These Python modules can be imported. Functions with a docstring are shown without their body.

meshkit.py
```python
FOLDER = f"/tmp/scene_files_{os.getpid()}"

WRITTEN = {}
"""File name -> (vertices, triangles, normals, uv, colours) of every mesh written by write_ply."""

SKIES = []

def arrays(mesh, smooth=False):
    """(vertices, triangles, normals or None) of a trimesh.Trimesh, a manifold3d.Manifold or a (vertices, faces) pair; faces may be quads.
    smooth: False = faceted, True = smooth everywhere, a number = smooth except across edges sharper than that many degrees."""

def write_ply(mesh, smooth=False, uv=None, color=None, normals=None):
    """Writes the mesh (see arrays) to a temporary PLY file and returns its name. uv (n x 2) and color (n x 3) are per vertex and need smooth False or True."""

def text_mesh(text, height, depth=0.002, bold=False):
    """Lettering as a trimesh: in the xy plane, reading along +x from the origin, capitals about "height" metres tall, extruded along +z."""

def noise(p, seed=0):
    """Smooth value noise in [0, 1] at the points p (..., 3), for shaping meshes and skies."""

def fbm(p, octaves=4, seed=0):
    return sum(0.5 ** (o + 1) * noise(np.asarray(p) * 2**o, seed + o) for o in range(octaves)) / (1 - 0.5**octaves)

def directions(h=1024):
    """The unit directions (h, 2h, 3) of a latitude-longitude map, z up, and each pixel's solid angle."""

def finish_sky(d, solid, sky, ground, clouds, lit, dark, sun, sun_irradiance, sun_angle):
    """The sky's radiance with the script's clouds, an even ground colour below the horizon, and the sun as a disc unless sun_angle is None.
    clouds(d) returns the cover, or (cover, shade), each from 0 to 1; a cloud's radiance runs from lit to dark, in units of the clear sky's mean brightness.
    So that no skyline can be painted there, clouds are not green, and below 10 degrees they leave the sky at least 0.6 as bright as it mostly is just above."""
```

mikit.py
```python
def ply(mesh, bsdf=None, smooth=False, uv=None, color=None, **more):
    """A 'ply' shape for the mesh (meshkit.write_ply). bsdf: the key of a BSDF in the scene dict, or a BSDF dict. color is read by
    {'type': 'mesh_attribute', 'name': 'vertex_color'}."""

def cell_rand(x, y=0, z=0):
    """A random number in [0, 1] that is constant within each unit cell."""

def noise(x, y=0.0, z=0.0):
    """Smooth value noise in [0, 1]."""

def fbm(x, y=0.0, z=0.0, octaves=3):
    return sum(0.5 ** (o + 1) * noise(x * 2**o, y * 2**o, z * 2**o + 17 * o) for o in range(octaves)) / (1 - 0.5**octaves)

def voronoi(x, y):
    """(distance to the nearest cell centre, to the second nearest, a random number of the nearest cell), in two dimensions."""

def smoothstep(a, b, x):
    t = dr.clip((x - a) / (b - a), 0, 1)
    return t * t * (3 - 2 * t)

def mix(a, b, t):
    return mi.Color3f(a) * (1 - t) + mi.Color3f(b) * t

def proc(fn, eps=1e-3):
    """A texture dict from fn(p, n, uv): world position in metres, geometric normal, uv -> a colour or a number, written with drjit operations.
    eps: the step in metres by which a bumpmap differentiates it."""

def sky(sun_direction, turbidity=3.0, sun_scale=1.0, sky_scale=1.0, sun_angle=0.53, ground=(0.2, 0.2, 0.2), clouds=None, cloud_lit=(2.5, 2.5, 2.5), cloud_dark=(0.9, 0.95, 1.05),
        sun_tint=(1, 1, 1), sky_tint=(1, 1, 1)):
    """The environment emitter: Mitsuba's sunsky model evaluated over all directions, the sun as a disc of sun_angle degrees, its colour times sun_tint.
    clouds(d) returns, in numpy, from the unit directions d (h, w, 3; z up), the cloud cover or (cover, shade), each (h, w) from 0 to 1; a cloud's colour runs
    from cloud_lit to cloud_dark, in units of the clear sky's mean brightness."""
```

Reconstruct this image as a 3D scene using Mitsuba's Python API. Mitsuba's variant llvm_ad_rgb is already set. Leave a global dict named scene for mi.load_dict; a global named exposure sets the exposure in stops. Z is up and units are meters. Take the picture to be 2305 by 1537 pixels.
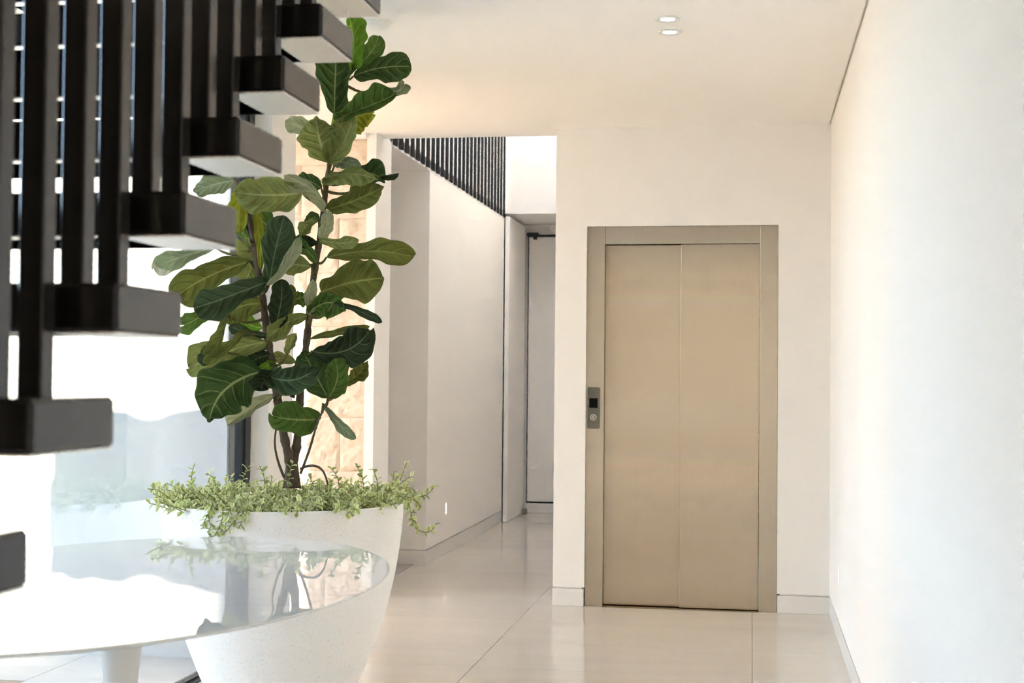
import math, random
import numpy as np, trimesh, manifold3d as m3
import drjit as dr
import mitsuba as mi, mikit, meshkit
from mikit import proc, noise, fbm, mix, smoothstep, voronoi

scene, labels = {}, {}
RNG = np.random.default_rng(7)

# ------------------------------------------------------------------ camera, sky, exposure
F_PX, YAW, PITCH, ROLL, CAM_H = 3249.36, 0.1649, 0.0251, 0.0092, 1.3186
FW = np.array([-math.sin(YAW) * math.cos(PITCH), math.cos(YAW) * math.cos(PITCH), math.sin(PITCH)])
_r = np.cross(FW, [0, 0, 1.0]); _r /= np.linalg.norm(_r); _u = np.cross(_r, FW)
RT = math.cos(ROLL) * _r + math.sin(ROLL) * _u
UP = math.cos(ROLL) * _u - math.sin(ROLL) * _r
EYE = np.array([0, 0, CAM_H])
T = mi.ScalarTransform4f
scene['camera'] = {
    'type': 'thinlens', 'fov': 2 * math.degrees(math.atan(1152.5 / F_PX)), 'fov_axis': 'x', 'aperture_radius': 0.0052, 'focus_distance': 6.6,
    'near_clip': 0.05, 'far_clip': 200.0, 'to_world': T().look_at(origin=EYE.tolist(), target=(EYE + FW).tolist(), up=UP.tolist())}
SUN = np.array([-0.8, -0.6, 0.72])
scene['sky'] = mikit.sky(SUN, turbidity=3.0, sun_scale=1.0, sky_scale=1.0, ground=(0.35, 0.33, 0.3), sky_tint=(1.0, 0.98, 0.95), sun_tint=(.935, 1.0, 1.085))
exposure = 5.05


def at(u, v, y):
    """The point of the plane y that the photograph shows at pixel (u, v)."""
    d = FW + RT * (u - 1152.5) / F_PX - UP * (v - 768.5) / F_PX
    return EYE + d * (y / d[1])


# ------------------------------------------------------------------ materials
def rgb(*c):
    return {'type': 'rgb', 'value': list(c)}


def srgb(r, g, b):
    return tuple(((x / 255 + 0.055) / 1.055) ** 2.4 if x > 10 else x / 255 / 12.92 for x in (r, g, b))


def bsdf(name, d):
    scene[name] = d
    return name


def two(d):
    return {'type': 'twosided', 'bsdf': d}


PAINT = bsdf('paint', two({'type': 'diffuse', 'reflectance': proc(lambda p, n, uv: mix((.855, .835, .80), (.87, .85, .815), fbm(p.x * 3, p.y * 3, p.z * 3)))}))
CEILING = bsdf('ceiling_paint', two({'type': 'diffuse', 'reflectance': rgb(.87, .85, .815)}))
SKIRT = bsdf('skirting_paint', two({'type': 'roughplastic', 'diffuse_reflectance': rgb(.85, .83, .795), 'alpha': .25}))
RENDER = bsdf('render_white', two({'type': 'bumpmap', 'scale': 0.6, 'arbitrary': proc(lambda p, n, uv: .004 * fbm(p.x * 60, p.y * 60, p.z * 60), 2e-3),
                                   'bsdf': {'type': 'diffuse', 'reflectance': rgb(.66, .695, .725)}}))
TIMBER = bsdf('dark_timber', two({'type': 'diffuse', 'reflectance': rgb(.055, .052, .05)}))
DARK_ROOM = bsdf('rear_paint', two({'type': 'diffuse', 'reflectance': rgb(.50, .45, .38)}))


def floor_col(p, n, uv):
    streak = fbm(p.x * 2.0, p.y * 9.0, 3.1, 4)
    speck = noise(p.x * 130, p.y * 130, 1.7)
    tile = mikit.cell_rand(dr.floor((p.x + 1.25) / 1.257), dr.floor((p.y - 6.5) / .645), 5)
    c = mix((.62, .568, .495), (.68, .628, .555), streak)
    return c * (0.96 + .07 * tile) * (1.0 - .10 * smoothstep(.72, .95, speck))


FLOOR = bsdf('polished_stone', two({'type': 'roughplastic', 'diffuse_reflectance': proc(floor_col), 'alpha': .012, 'int_ior': 1.5}))
GROUT = bsdf('grout', two({'type': 'diffuse', 'reflectance': rgb(.33, .27, .21)}))
PAVER = bsdf('paver', two({'type': 'diffuse', 'reflectance': proc(lambda p, n, uv: mix((.46, .45, .44), (.54, .53, .515), fbm(p.x * 5, p.y * 12, 2.0, 4)))}))
BLACK = bsdf('black_steel', two({'type': 'principled', 'base_color': rgb(.0035, .0032, .003), 'roughness': .17, 'specular': .47}))
SATIN = bsdf('satin_plate', two({'type': 'principled', 'base_color': rgb(.97, .94, .90), 'metallic': 1.0, 'roughness': .42}))
MATT_BLACK = bsdf('matt_black', two({'type': 'principled', 'base_color': rgb(.0025, .0022, .002), 'roughness': .6, 'specular': .05}))
BRONZE = bsdf('window_frame_metal', two({'type': 'principled', 'base_color': rgb(.018, .020, .024), 'roughness': .4, 'specular': .4}))


def stone_col(p, n, uv):
    a = fbm(p.x * 4, p.y * 4, p.z * 7, 4)
    b = fbm(p.x * 26, p.y * 26 + 3, p.z * 30, 3)
    c = mix((.70, .575, .46), (.79, .685, .57), a)
    return mix(c, (.55, .40, .28), smoothstep(.58, .85, b) * .45)


STONE = bsdf('sandstone', two({'type': 'bumpmap', 'scale': 1.0, 'arbitrary': proc(lambda p, n, uv: .010 * fbm(p.x * 45, p.y * 45, p.z * 34, 4), 2e-3),
                               'bsdf': {'type': 'diffuse', 'reflectance': proc(stone_col)}}))
STEEL = bsdf('brushed_steel', two({'type': 'roughconductor', 'material': 'none', 'distribution': 'ggx', 'alpha_u': .26, 'alpha_v': .014,
                                   'specular_reflectance': proc(lambda p, n, uv: mix((.43, .36, .275), (.465, .39, .30), noise(p.x * 420, p.y * 420, p.z * 1.5)))}))
STEEL_FRAME = bsdf('satin_steel', two({'type': 'roughconductor', 'material': 'none', 'distribution': 'ggx', 'alpha_u': .26, 'alpha_v': .03,
                                       'specular_reflectance': proc(lambda p, n, uv: mix((.42, .365, .29), (.45, .39, .31), noise(p.x * 420, p.y * 420, p.z * 1.5)))}))
PANEL_GREY = bsdf('panel_grey', two({'type': 'principled', 'base_color': rgb(.125, .123, .103), 'roughness': .4, 'metallic': .2}))
GLOSS_BLACK = bsdf('gloss_black', two({'type': 'principled', 'base_color': rgb(.003, .003, .003), 'roughness': .3, 'specular': .08}))
DARK_GAP = bsdf('dark_gap', two({'type': 'diffuse', 'reflectance': rgb(.02, .019, .017)}))
GREY_METAL = bsdf('grey_metal', two({'type': 'principled', 'base_color': rgb(.25, .24, .22), 'roughness': .4, 'metallic': .8}))
GLASS = bsdf('pane_glass', {'type': 'thindielectric', 'int_ior': 1.5})


def marble_col(p, n, uv):
    w = fbm(p.x * 3, p.y * 3, .5, 4)
    v = dr.abs(noise(p.x * 2.2 + w * 1.6, p.y * 5.5 + w * 2.2, 4.0) - .5)
    v2 = dr.abs(noise(p.x * 5 + w * 2, p.y * 12 + w * 2.5, 9.0) - .5)
    m = (1 - smoothstep(0.0, .03, v)) * .5 * smoothstep(.45, .65, fbm(p.x * 1.6, p.y * 1.6, 7.0)) + (1 - smoothstep(0, .02, v2)) * .25 * smoothstep(.45, .7, fbm(p.x * 2.3, p.y * 2.3, 2.0))
    return mix((.80, .80, .785), (.42, .42, .42), m)


MARBLE = bsdf('white_marble', two({'type': 'plastic', 'diffuse_reflectance': proc(marble_col), 'int_ior': 1.5}))
WHITE_LACQUER = bsdf('white_lacquer', two({'type': 'roughplastic', 'diffuse_reflectance': rgb(.78, .78, .76), 'alpha': .12}))


def terrazzo(p, n, uv):
    a = noise(p.x * 420, p.y * 420, p.z * 420)
    b = noise(p.x * 190 + 5, p.y * 190, p.z * 190)
    c = mix((.90, .885, .86), (.93, .915, .89), fbm(p.x * 9, p.y * 9, p.z * 9))
    c = mix(c, (.45, .42, .38), smoothstep(.78, .92, a) * .8)
    return mix(c, (.50, .46, .41), smoothstep(.86, .93, b) * .6)


POT = bsdf('terrazzo_white', two({'type': 'principled', 'base_color': proc(terrazzo), 'roughness': .55, 'specular': .35}))
SOIL = bsdf('soil_earth', two({'type': 'diffuse', 'reflectance': rgb(.045, .032, .022)}))
BARK = bsdf('bark', two({'type': 'bumpmap', 'scale': 1.0, 'arbitrary': proc(lambda p, n, uv: .006 * fbm(p.x * 90, p.y * 90, p.z * 40, 3), 1e-3),
                         'bsdf': {'type': 'diffuse', 'reflectance': proc(lambda p, n, uv: mix((.055, .040, .030), (.19, .145, .105), fbm(p.x * 40, p.y * 40, p.z * 22, 4)))}}))
TWIG = bsdf('petiole', two({'type': 'diffuse', 'reflectance': rgb(.13, .115, .05)}))
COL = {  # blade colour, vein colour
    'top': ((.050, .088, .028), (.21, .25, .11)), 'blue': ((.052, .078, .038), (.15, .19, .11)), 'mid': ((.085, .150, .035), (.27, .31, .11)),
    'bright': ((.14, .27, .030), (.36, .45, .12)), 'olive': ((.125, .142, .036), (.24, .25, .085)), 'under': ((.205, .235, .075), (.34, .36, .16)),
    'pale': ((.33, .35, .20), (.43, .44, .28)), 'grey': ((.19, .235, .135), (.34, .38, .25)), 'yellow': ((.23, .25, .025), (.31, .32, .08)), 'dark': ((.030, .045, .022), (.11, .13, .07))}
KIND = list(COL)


def leaf_colour(p, n, uv):
    """uv.x = kind of leaf + place across the blade, uv.y = leaf number * 2 + place along the blade."""
    k = dr.floor(uv.x)
    b = ((uv.x - k) - .5) * 2.08
    num = dr.floor(uv.y * .5)
    a = uv.y - num * 2
    ab = dr.abs(b)
    blade, vein = mi.Color3f(0), mi.Color3f(0)
    for q, key in enumerate(KIND):
        on = dr.abs(k - q) < .5
        blade = dr.select(on, mi.Color3f(COL[key][0]), blade)
        vein = dr.select(on, mi.Color3f(COL[key][1]), vein)
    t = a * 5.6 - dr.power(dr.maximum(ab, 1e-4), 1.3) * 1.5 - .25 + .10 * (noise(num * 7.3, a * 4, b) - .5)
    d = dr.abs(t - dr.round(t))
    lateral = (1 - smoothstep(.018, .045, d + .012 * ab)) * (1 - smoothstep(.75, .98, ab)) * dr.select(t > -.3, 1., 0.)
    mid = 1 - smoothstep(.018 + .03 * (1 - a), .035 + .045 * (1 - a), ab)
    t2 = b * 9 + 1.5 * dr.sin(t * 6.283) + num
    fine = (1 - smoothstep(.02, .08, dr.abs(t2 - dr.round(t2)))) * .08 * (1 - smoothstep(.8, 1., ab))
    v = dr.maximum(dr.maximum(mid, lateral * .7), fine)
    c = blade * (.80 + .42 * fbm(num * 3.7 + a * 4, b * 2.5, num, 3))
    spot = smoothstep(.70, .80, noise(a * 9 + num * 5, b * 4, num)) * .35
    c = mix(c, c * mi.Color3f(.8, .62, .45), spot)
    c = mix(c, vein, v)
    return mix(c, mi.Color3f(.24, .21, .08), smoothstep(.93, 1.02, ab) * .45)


LEAF = bsdf('fig_leaf', {'type': 'principledthin', 'base_color': proc(leaf_colour), 'roughness': .24, 'diff_trans': .55, 'eta': 1.5, 'spec_trans': 0.0})
VINE = bsdf('vine_leaf', {'type': 'principledthin', 'base_color': {'type': 'mesh_attribute', 'name': 'vertex_color'}, 'roughness': .5, 'diff_trans': .6, 'eta': 1.4, 'spec_trans': 0.0})
VINE_STEM = bsdf('vine_stem', two({'type': 'diffuse', 'reflectance': rgb(.22, .22, .08)}))
HEDGE = bsdf('hedge_leaf', two({'type': 'diffuse', 'reflectance': rgb(.06, .12, .035)}))
CARPET = bsdf('carpet_pile', two({'type': 'bumpmap', 'scale': 1.0, 'arbitrary': proc(lambda p, n, uv: .01 * noise(p.x * 160, p.y * 160, 1.0), 1e-3),
                                  'bsdf': {'type': 'diffuse', 'reflectance': proc(lambda p, n, uv: mix((.42, .39, .36), (.60, .57, .54), noise(p.x * 150, p.y * 150, 2.0)))}}))
WATER_TILE = bsdf('pool_blue', two({'type': 'roughplastic', 'diffuse_reflectance': rgb(.20, .36, .50), 'alpha': .05}))


# ------------------------------------------------------------------ mesh helpers
def cat(ms):
    return trimesh.util.concatenate(list(ms))


def box(lo, hi, c=0.0):
    """A box, its edges chamfered by c."""
    lo, hi = np.minimum(lo, hi).astype(float), np.maximum(lo, hi).astype(float)
    if c <= 0:
        b = trimesh.creation.box(extents=hi - lo)
        b.apply_translation((lo + hi) / 2)
        return b
    c = min(c, (hi - lo).min() * .45)
    pts = []
    for k in range(3):
        l, h = lo + c, hi - c
        l[k], h[k] = lo[k], hi[k]
        pts += [[(l, h)[a][0], (l, h)[b][1], (l, h)[d][2]] for a in (0, 1) for b in (0, 1) for d in (0, 1)]
    return trimesh.convex.convex_hull(np.array(pts))


def man(mesh):
    return m3.Manifold(m3.Mesh(np.asarray(mesh.vertices, np.float32), np.asarray(mesh.faces, np.uint32)))


def tm(m):
    q = m.to_mesh()
    return trimesh.Trimesh(q.vert_properties[:, :3], q.tri_verts, process=False)


def tube(pts, radii, sides=8, caps=True):
    p = np.asarray(pts, float)
    r = np.broadcast_to(radii, (len(p),))
    t = np.gradient(p, axis=0); t /= np.linalg.norm(t, axis=1, keepdims=True) + 1e-12
    ref = np.array([0.3, 1, .2]) if abs(t[:, 1]).max() < .9 else np.array([1.0, .1, .2])
    a = np.cross(t, ref); a /= np.linalg.norm(a, axis=1, keepdims=True)
    b = np.cross(t, a)
    g = np.arange(sides) * 2 * np.pi / sides
    v = p[:, None] + r[:, None, None] * (np.cos(g)[None, :, None] * a[:, None] + np.sin(g)[None, :, None] * b[:, None])
    n = len(p)
    i, j = np.meshgrid(np.arange(n - 1), np.arange(sides), indexing='ij')
    q = np.stack([i * sides + j, i * sides + (j + 1) % sides, (i + 1) * sides + (j + 1) % sides, (i + 1) * sides + j], -1).reshape(-1, 4)
    f = np.vstack([q[:, [0, 2, 1]], q[:, [0, 3, 2]]])
    v = v.reshape(-1, 3)
    if caps:
        v = np.vstack([v, p[0], p[-1]])
        k = np.arange(sides)
        f = np.vstack([f, np.stack([k * 0 + n * sides, k, (k + 1) % sides], 1), np.stack([k * 0 + n * sides + 1, (n - 1) * sides + (k + 1) % sides, (n - 1) * sides + k], 1)])
    m = trimesh.Trimesh(v, f, process=False)
    m.fix_normals()
    return m


def spline(pts, n):
    from scipy.interpolate import CubicSpline
    p = np.asarray(pts, float)
    s = np.r_[0, np.cumsum(np.linalg.norm(np.diff(p, axis=0), axis=1))]
    return CubicSpline(s, p)(np.linspace(0, s[-1], n))


def lathe(prof, sections=96):
    return trimesh.creation.revolve(np.asarray(prof, float), sections=sections)


# ------------------------------------------------------------------ scene-tree helpers
def put(key, mesh, mat, smooth=False, **more):
    k, i = key, 0
    while k in scene:
        i += 1
        k = f'{key}_{i:03d}'
    scene[k] = mikit.ply(mesh, mat, smooth=smooth, **more)
    return k


def tag(key, label=None, category=None, group=None, kind=None):
    labels[key] = {a: b for a, b in (('label', label), ('category', category), ('group', group), ('kind', kind)) if b}
    return key


def struct(key, mesh, mat, label, category, smooth=False, **more):
    k = put(key, mesh, mat, smooth, **more)
    return tag(k, label, category, kind='structure')


# ------------------------------------------------------------------ the room: numbers
XR, YE, CEIL, XP, XG = 0.436, 8.34, 2.7755, -1.135, -2.38
SK = 0.100          # skirting height, with a shadow groove above it
GROOVE = 0.009


def wall_with_groove(lo, hi, face):
    """A wall whose foot steps back above the flush skirting; face names the sides ('x-', 'y+', ...) that show it."""
    lo, hi = np.array(lo, float), np.array(hi, float)
    up = box((lo[0], lo[1], SK + GROOVE), hi)
    l2, h2 = lo.copy(), hi.copy()
    h2[2] = SK + GROOVE + .002
    for s in face.split():
        k = 'xyz'.index(s[0])
        if s[1] == '-':
            l2[k] += .016
        else:
            h2[k] -= .016
    return cat([up, box(l2, h2)])


def skirt(lo, hi, face):
    return box((lo[0], lo[1], 0.0), (hi[0], hi[1], SK), .0015)


# ------------------------------------------------------------------ floor of separate stone tiles
struct('floor', box((-4.2, -5.4, -.3), (XR + .3, 14.3, -.006)), GROUT, 'polished beige stone floor of the hall and lobby', 'floor')
TW, TD = 1.257, .645
for ix in range(-3, 1):
    for iy in range(-19, 13):
        x0, y0 = .007 + (ix) * TW, 6.50 + iy * TD
        x1, y1 = x0 + TW, y0 + TD
        x0, x1 = max(x0, XG if y0 < 8.8 else -4.2), min(x1, XR + .01)
        if y0 > 14 or x1 - x0 < .02 or (y0 >= 8.5 and x0 > XP):
            continue
        if x0 < -2.26 and y0 > 10.0:
            x0 = -2.26
            if x1 - x0 < .02:
                continue
        y0 = max(y0, -5.29)
        e = .0011
        put('floor__tile', box((x0 + e, y0 + e, -.02), (x1 - e, y1 - e, 0), .0007), FLOOR)

# ------------------------------------------------------------------ ceiling with the stair opening
HX0, HX1, HY0, HY1 = -2.36, -0.90, -.6, 4.45
GAP = .012
cparts = [box((-2.75, -5.4, CEIL), (XR - GAP, HY0, 3.1)), box((-2.75, HY1, CEIL), (XR - GAP, YE + .02, 3.1)),
          box((HX1, HY0, CEIL), (XR - GAP, HY1, 3.1)), box((-2.75, HY0, CEIL), (HX0, HY1, 3.1)),
          box((-2.75, YE + .02, CEIL), (XP + .02, 8.57, 3.1)), box((XR - GAP, -5.4, CEIL + .02), (XR + .3, YE + .1, 3.1))]
struct('ceiling', cat(cparts), CEILING, 'smooth off-white plaster ceiling over the lobby', 'ceiling')

# ------------------------------------------------------------------ walls
struct('wall_right', wall_with_groove((XR, -5.4, 0), (XR + .3, 8.9, CEIL + .02), 'x-'), PAINT, 'plain off-white wall along the right side of the lobby', 'wall')
struct('baseboard_right', skirt((XR - .0005, -5.29, 0), (XR + .014, YE, 0), 'x-'), SKIRT, 'flush white skirting at the foot of the right wall', 'baseboard')
EX0, EX1, EZ = -.952, .1455, 2.204      # structural opening of the lift
struct('wall_back', cat([wall_with_groove((XP, YE, 0), (EX0, YE + .40, CEIL + .02), 'y- x- x+'), wall_with_groove((EX1, YE, 0), (XR + .02, YE + .40, CEIL + .02), 'y- x-'),
                         box((EX0, YE, EZ), (EX1, YE + .40, CEIL + .02))]), PAINT, 'off-white wall around the lift, with a narrow pier on its left', 'wall')
struct('baseboard_back', cat([box((XP - .0015, YE - .0015, 0), (EX0 - .004, YE + .39, SK), .0015), box((EX1 + .002, YE - .0015, 0), (XR, YE + .2, SK), .0015)]), SKIRT,
       'flush white skirting on both sides of the lift', 'baseboard')
struct('wall_shaft', cat([box((-1.0, 8.74, 0), (XR + .3, 8.9, 3.1)), box((XP, 8.74, 0), (-.98, 14.3, 5.75)), box((XP, 8.57, CEIL), (XR + .3, 8.74, 5.75))]), PAINT,
       'off-white wall of the lift shaft beside the passage', 'wall')
struct('wall_rear', box((-2.75, -5.6, 0), (XR + .3, -5.3, 3.1)), PAINT, 'wall at the near end of the room', 'wall')
# left side: near wall, then the glazing, a pier, the stone niche and a post
struct('wall_left', cat([box((-2.75, 6.54, 0), (-2.25, 6.90, CEIL)), box((-3.1, 6.56, 0), (-2.6, 6.90, CEIL))]), PAINT,
       'off-white pier beside the dark window frame', 'wall')
struct('trim_1', cat([box((-2.284, 8.365, 0), (-2.226, 8.70, CEIL)), box((-2.27, 8.70, 0), (-2.244, 8.80, CEIL)), box((-2.27, 8.71, 0), (-2.234, 8.735, CEIL))]), PAINT,
       'off-white post between the sandstone and the passage', 'post')
struct('trim_2', box((-3.2, 8.33, 2.745), (-2.284, 8.80, CEIL)), PAINT, 'white strip along the top of the sandstone wall', 'trim')
struct('wall_hall_left', cat([wall_with_groove((-2.6, 9.91, 0), (-2.247, 12.97, 2.79), 'x+ y-'), wall_with_groove((-4.2, 9.91, 0), (-2.6, 10.1, 2.79), 'y-')]), PAINT,
       'off-white passage wall under the black balustrade', 'wall')
struct('baseboard_hall', cat([box((-2.6, 9.909, 0), (-2.246, 12.97, SK), .0015), box((-4.2, 9.909, 0), (-2.5, 10.05, SK), .0015)]), SKIRT, 'white skirting along the passage wall', 'baseboard')
struct('trim_3', box((-4.2, 8.80, 2.775), (-2.25, 12.97, 2.80)), CEILING, 'white soffit above the side opening of the passage', 'soffit')
struct('wall_hall_end', cat([box((-4.4, 8.6, 0), (-4.15, 10.3, 2.8)), box((-4.4, 8.72, 0), (-2.32, 8.80, 3.0))]), PAINT, 'off-white end wall of the side opening', 'wall')
struct('wall_upper', cat([box((-3.1, 8.4, 2.80), (-2.9, 13.2, 5.75)), box((-3.1, 13.06, 2.825), (XP, 13.25, 5.75)), box((-3.1, 8.4, 3.1), (XP, 8.57, 5.75)),
                          box((-3.1, 8.57, 2.80), (-2.262, 13.06, 2.86))]), PAINT, 'bright white upper walls seen above the passage', 'wall')
struct('wall_vestibule', cat([box((-2.6, 13.0, 0), (-2.29, 14.1, 2.825)), box((-2.6, 14.05, 0), (XP, 14.3, 2.825)), box((-2.6, 13.25, 2.825), (XP, 14.3, 3.0)),
                              box((-2.27, 12.975, 0), (-2.246, 13.0, 2.8))]), PAINT, 'shaded white walls and soffit behind the open door', 'wall')
struct('trim_4', box((-2.29, 12.97, 0), (-2.256, 13.06, 2.80)), DARK_GAP, 'dark shadow gap where the open door meets the passage wall', 'trim')
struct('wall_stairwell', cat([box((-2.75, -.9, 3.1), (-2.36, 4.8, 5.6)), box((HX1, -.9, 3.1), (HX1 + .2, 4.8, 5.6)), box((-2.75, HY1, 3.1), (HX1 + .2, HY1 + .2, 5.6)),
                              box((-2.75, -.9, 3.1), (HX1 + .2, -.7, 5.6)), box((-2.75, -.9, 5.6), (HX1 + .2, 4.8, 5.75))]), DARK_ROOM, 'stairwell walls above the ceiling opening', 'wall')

# sandstone wall, block by block
zs = [0, .41, .749, 1.071, 1.343, 1.616, 1.94, 2.267, 2.592, 2.745]
struct('wall_stone', box((-4.3, 8.399, 0), (-2.29, 8.72, 2.76)), bsdf('mortar', two({'type': 'diffuse', 'reflectance': rgb(.64, .52, .40)})), 'rough-faced pinkish sandstone wall behind the fig', 'wall')
joints = [[-3.5, -3.05, -2.5], [-3.3, -2.72], [-3.6, -2.95, -2.44], [-3.2, -2.75], [-3.4, -2.9, -2.52], [-3.3, -2.66], [-3.5, -3.0, -2.46], [-3.2, -2.7], [-3.4, -2.9, -2.5]]
for i in range(len(zs) - 1):
    xs = [-4.25] + joints[i] + [-2.287]
    for a, b in zip(xs[:-1], xs[1:]):
        x0, x1, z0, z1 = a + .0008, b - .0008, zs[i] + .0008, zs[i + 1] - .0008
        step = .0105 if x1 > -2.95 else .05
        nx, nz = max(3, int((x1 - x0) / step)), max(3, int((z1 - z0) / step))
        gx, gz = np.meshgrid(np.linspace(x0, x1, nx), np.linspace(z0, z1, nz), indexing='ij')
        P = np.stack([gx, gz * 0 + 8.392, gz], -1)
        edge = np.minimum(np.minimum(gx - x0, x1 - gx), np.minimum(gz - z0, z1 - gz))
        rel = (meshkit.fbm(P * [14, 1, 11] + i * 3.1, 4, 3) - .5) * .046 - .006 + (RNG.random() - .5) * .006
        P[..., 1] += rel * np.clip(edge / .022, 0, 1) + .0035 * np.clip(1 - edge / .007, 0, 1)
        P[..., 1] = np.maximum(P[..., 1], 8.367)
        v = np.vstack([P.reshape(-1, 3)])
        ii, jj = np.meshgrid(np.arange(nx - 1), np.arange(nz - 1), indexing='ij')
        k = (ii * nz + jj).ravel()
        f = np.vstack([np.stack([k, k + nz, k + nz + 1], 1), np.stack([k, k + nz + 1, k + 1], 1)])
        ring = np.r_[np.arange(0, nx * nz, nz), (nx - 1) * nz + np.arange(1, nz), np.arange(nx - 2, -1, -1) * nz + nz - 1, np.arange(nz - 2, 0, -1)]
        bk = v[ring].copy(); bk[:, 1] = 8.44
        o = len(v); m = len(ring); q = np.arange(m)
        v = np.vstack([v, bk])
        f = np.vstack([f, np.stack([ring, o + (q + 1) % m, ring[(q + 1) % m]], 1), np.stack([ring, o + q, o + (q + 1) % m], 1)])
        put('wall_stone__block', trimesh.Trimesh(v, f, process=False), STONE, 40)

# ------------------------------------------------------------------ courtyard
struct('wall_courtyard', box((-4.63, 6.45, -.1), (-2.42, 6.56, 3.9)), RENDER, 'white rendered courtyard wall outside the window, half in sun', 'wall')
struct('wall_courtyard_2', box((-4.63, 6.56, -.1), (-3.1, 6.90, 3.9)), RENDER, 'thick back of the rendered courtyard wall', 'wall')
wing = box((-8.42, -2.2, -.1), (-2.36, 2.0, 8.6))
wv = np.array(wing.vertices); wv[(wv[:, 0] > -3) & (wv[:, 2] > 1), 2] = 3.1
struct('wall_wing', trimesh.Trimesh(wv, wing.faces), RENDER, 'white wing of the house that closes the courtyard', 'wall')
struct('wall_left_2', box((-2.36, -2.2, 0), (-2.34, 2.0, CEIL)), TIMBER, 'dark timber lining of the wall beside the stair', 'wall')
struct('trim_5', cat([box((-2.98, 2.0, CEIL), (-2.36, 6.9, 3.0)), box((-4.6, 7.6, CEIL), (-2.3, 8.8, 3.0))]), RENDER, 'white eave over the glazing', 'eave')
struct('ground', box((-14, -10, -.4), (-2.42, 16, -.03)), GROUT, 'courtyard ground outside the window', 'ground')
for ix in range(7):
    for iy in range(5):
        x1, y0 = -2.43 - (0 if ix == 0 else .65 + (ix - 1) * .75), 2.0 + iy * .9
        x0 = -3.08 if ix == 0 else x1 - .75
        y1 = min(y0 + .9, 6.449)
        if ix >= 1:
            y0 = max(y0, 5.82)
            if y1 - y0 < .05:
                continue
        put('ground__paver', box((x0 + .002, y0 + .002, -.05), (x1 - .002, y1 - .002, -.004), .001), PAVER)
struct('pool', box((-7.4, 2.2, -.06), (-3.1, 5.81, -.012)), WATER_TILE, 'blue strip of water at the lower left outside the window', 'pool')

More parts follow.
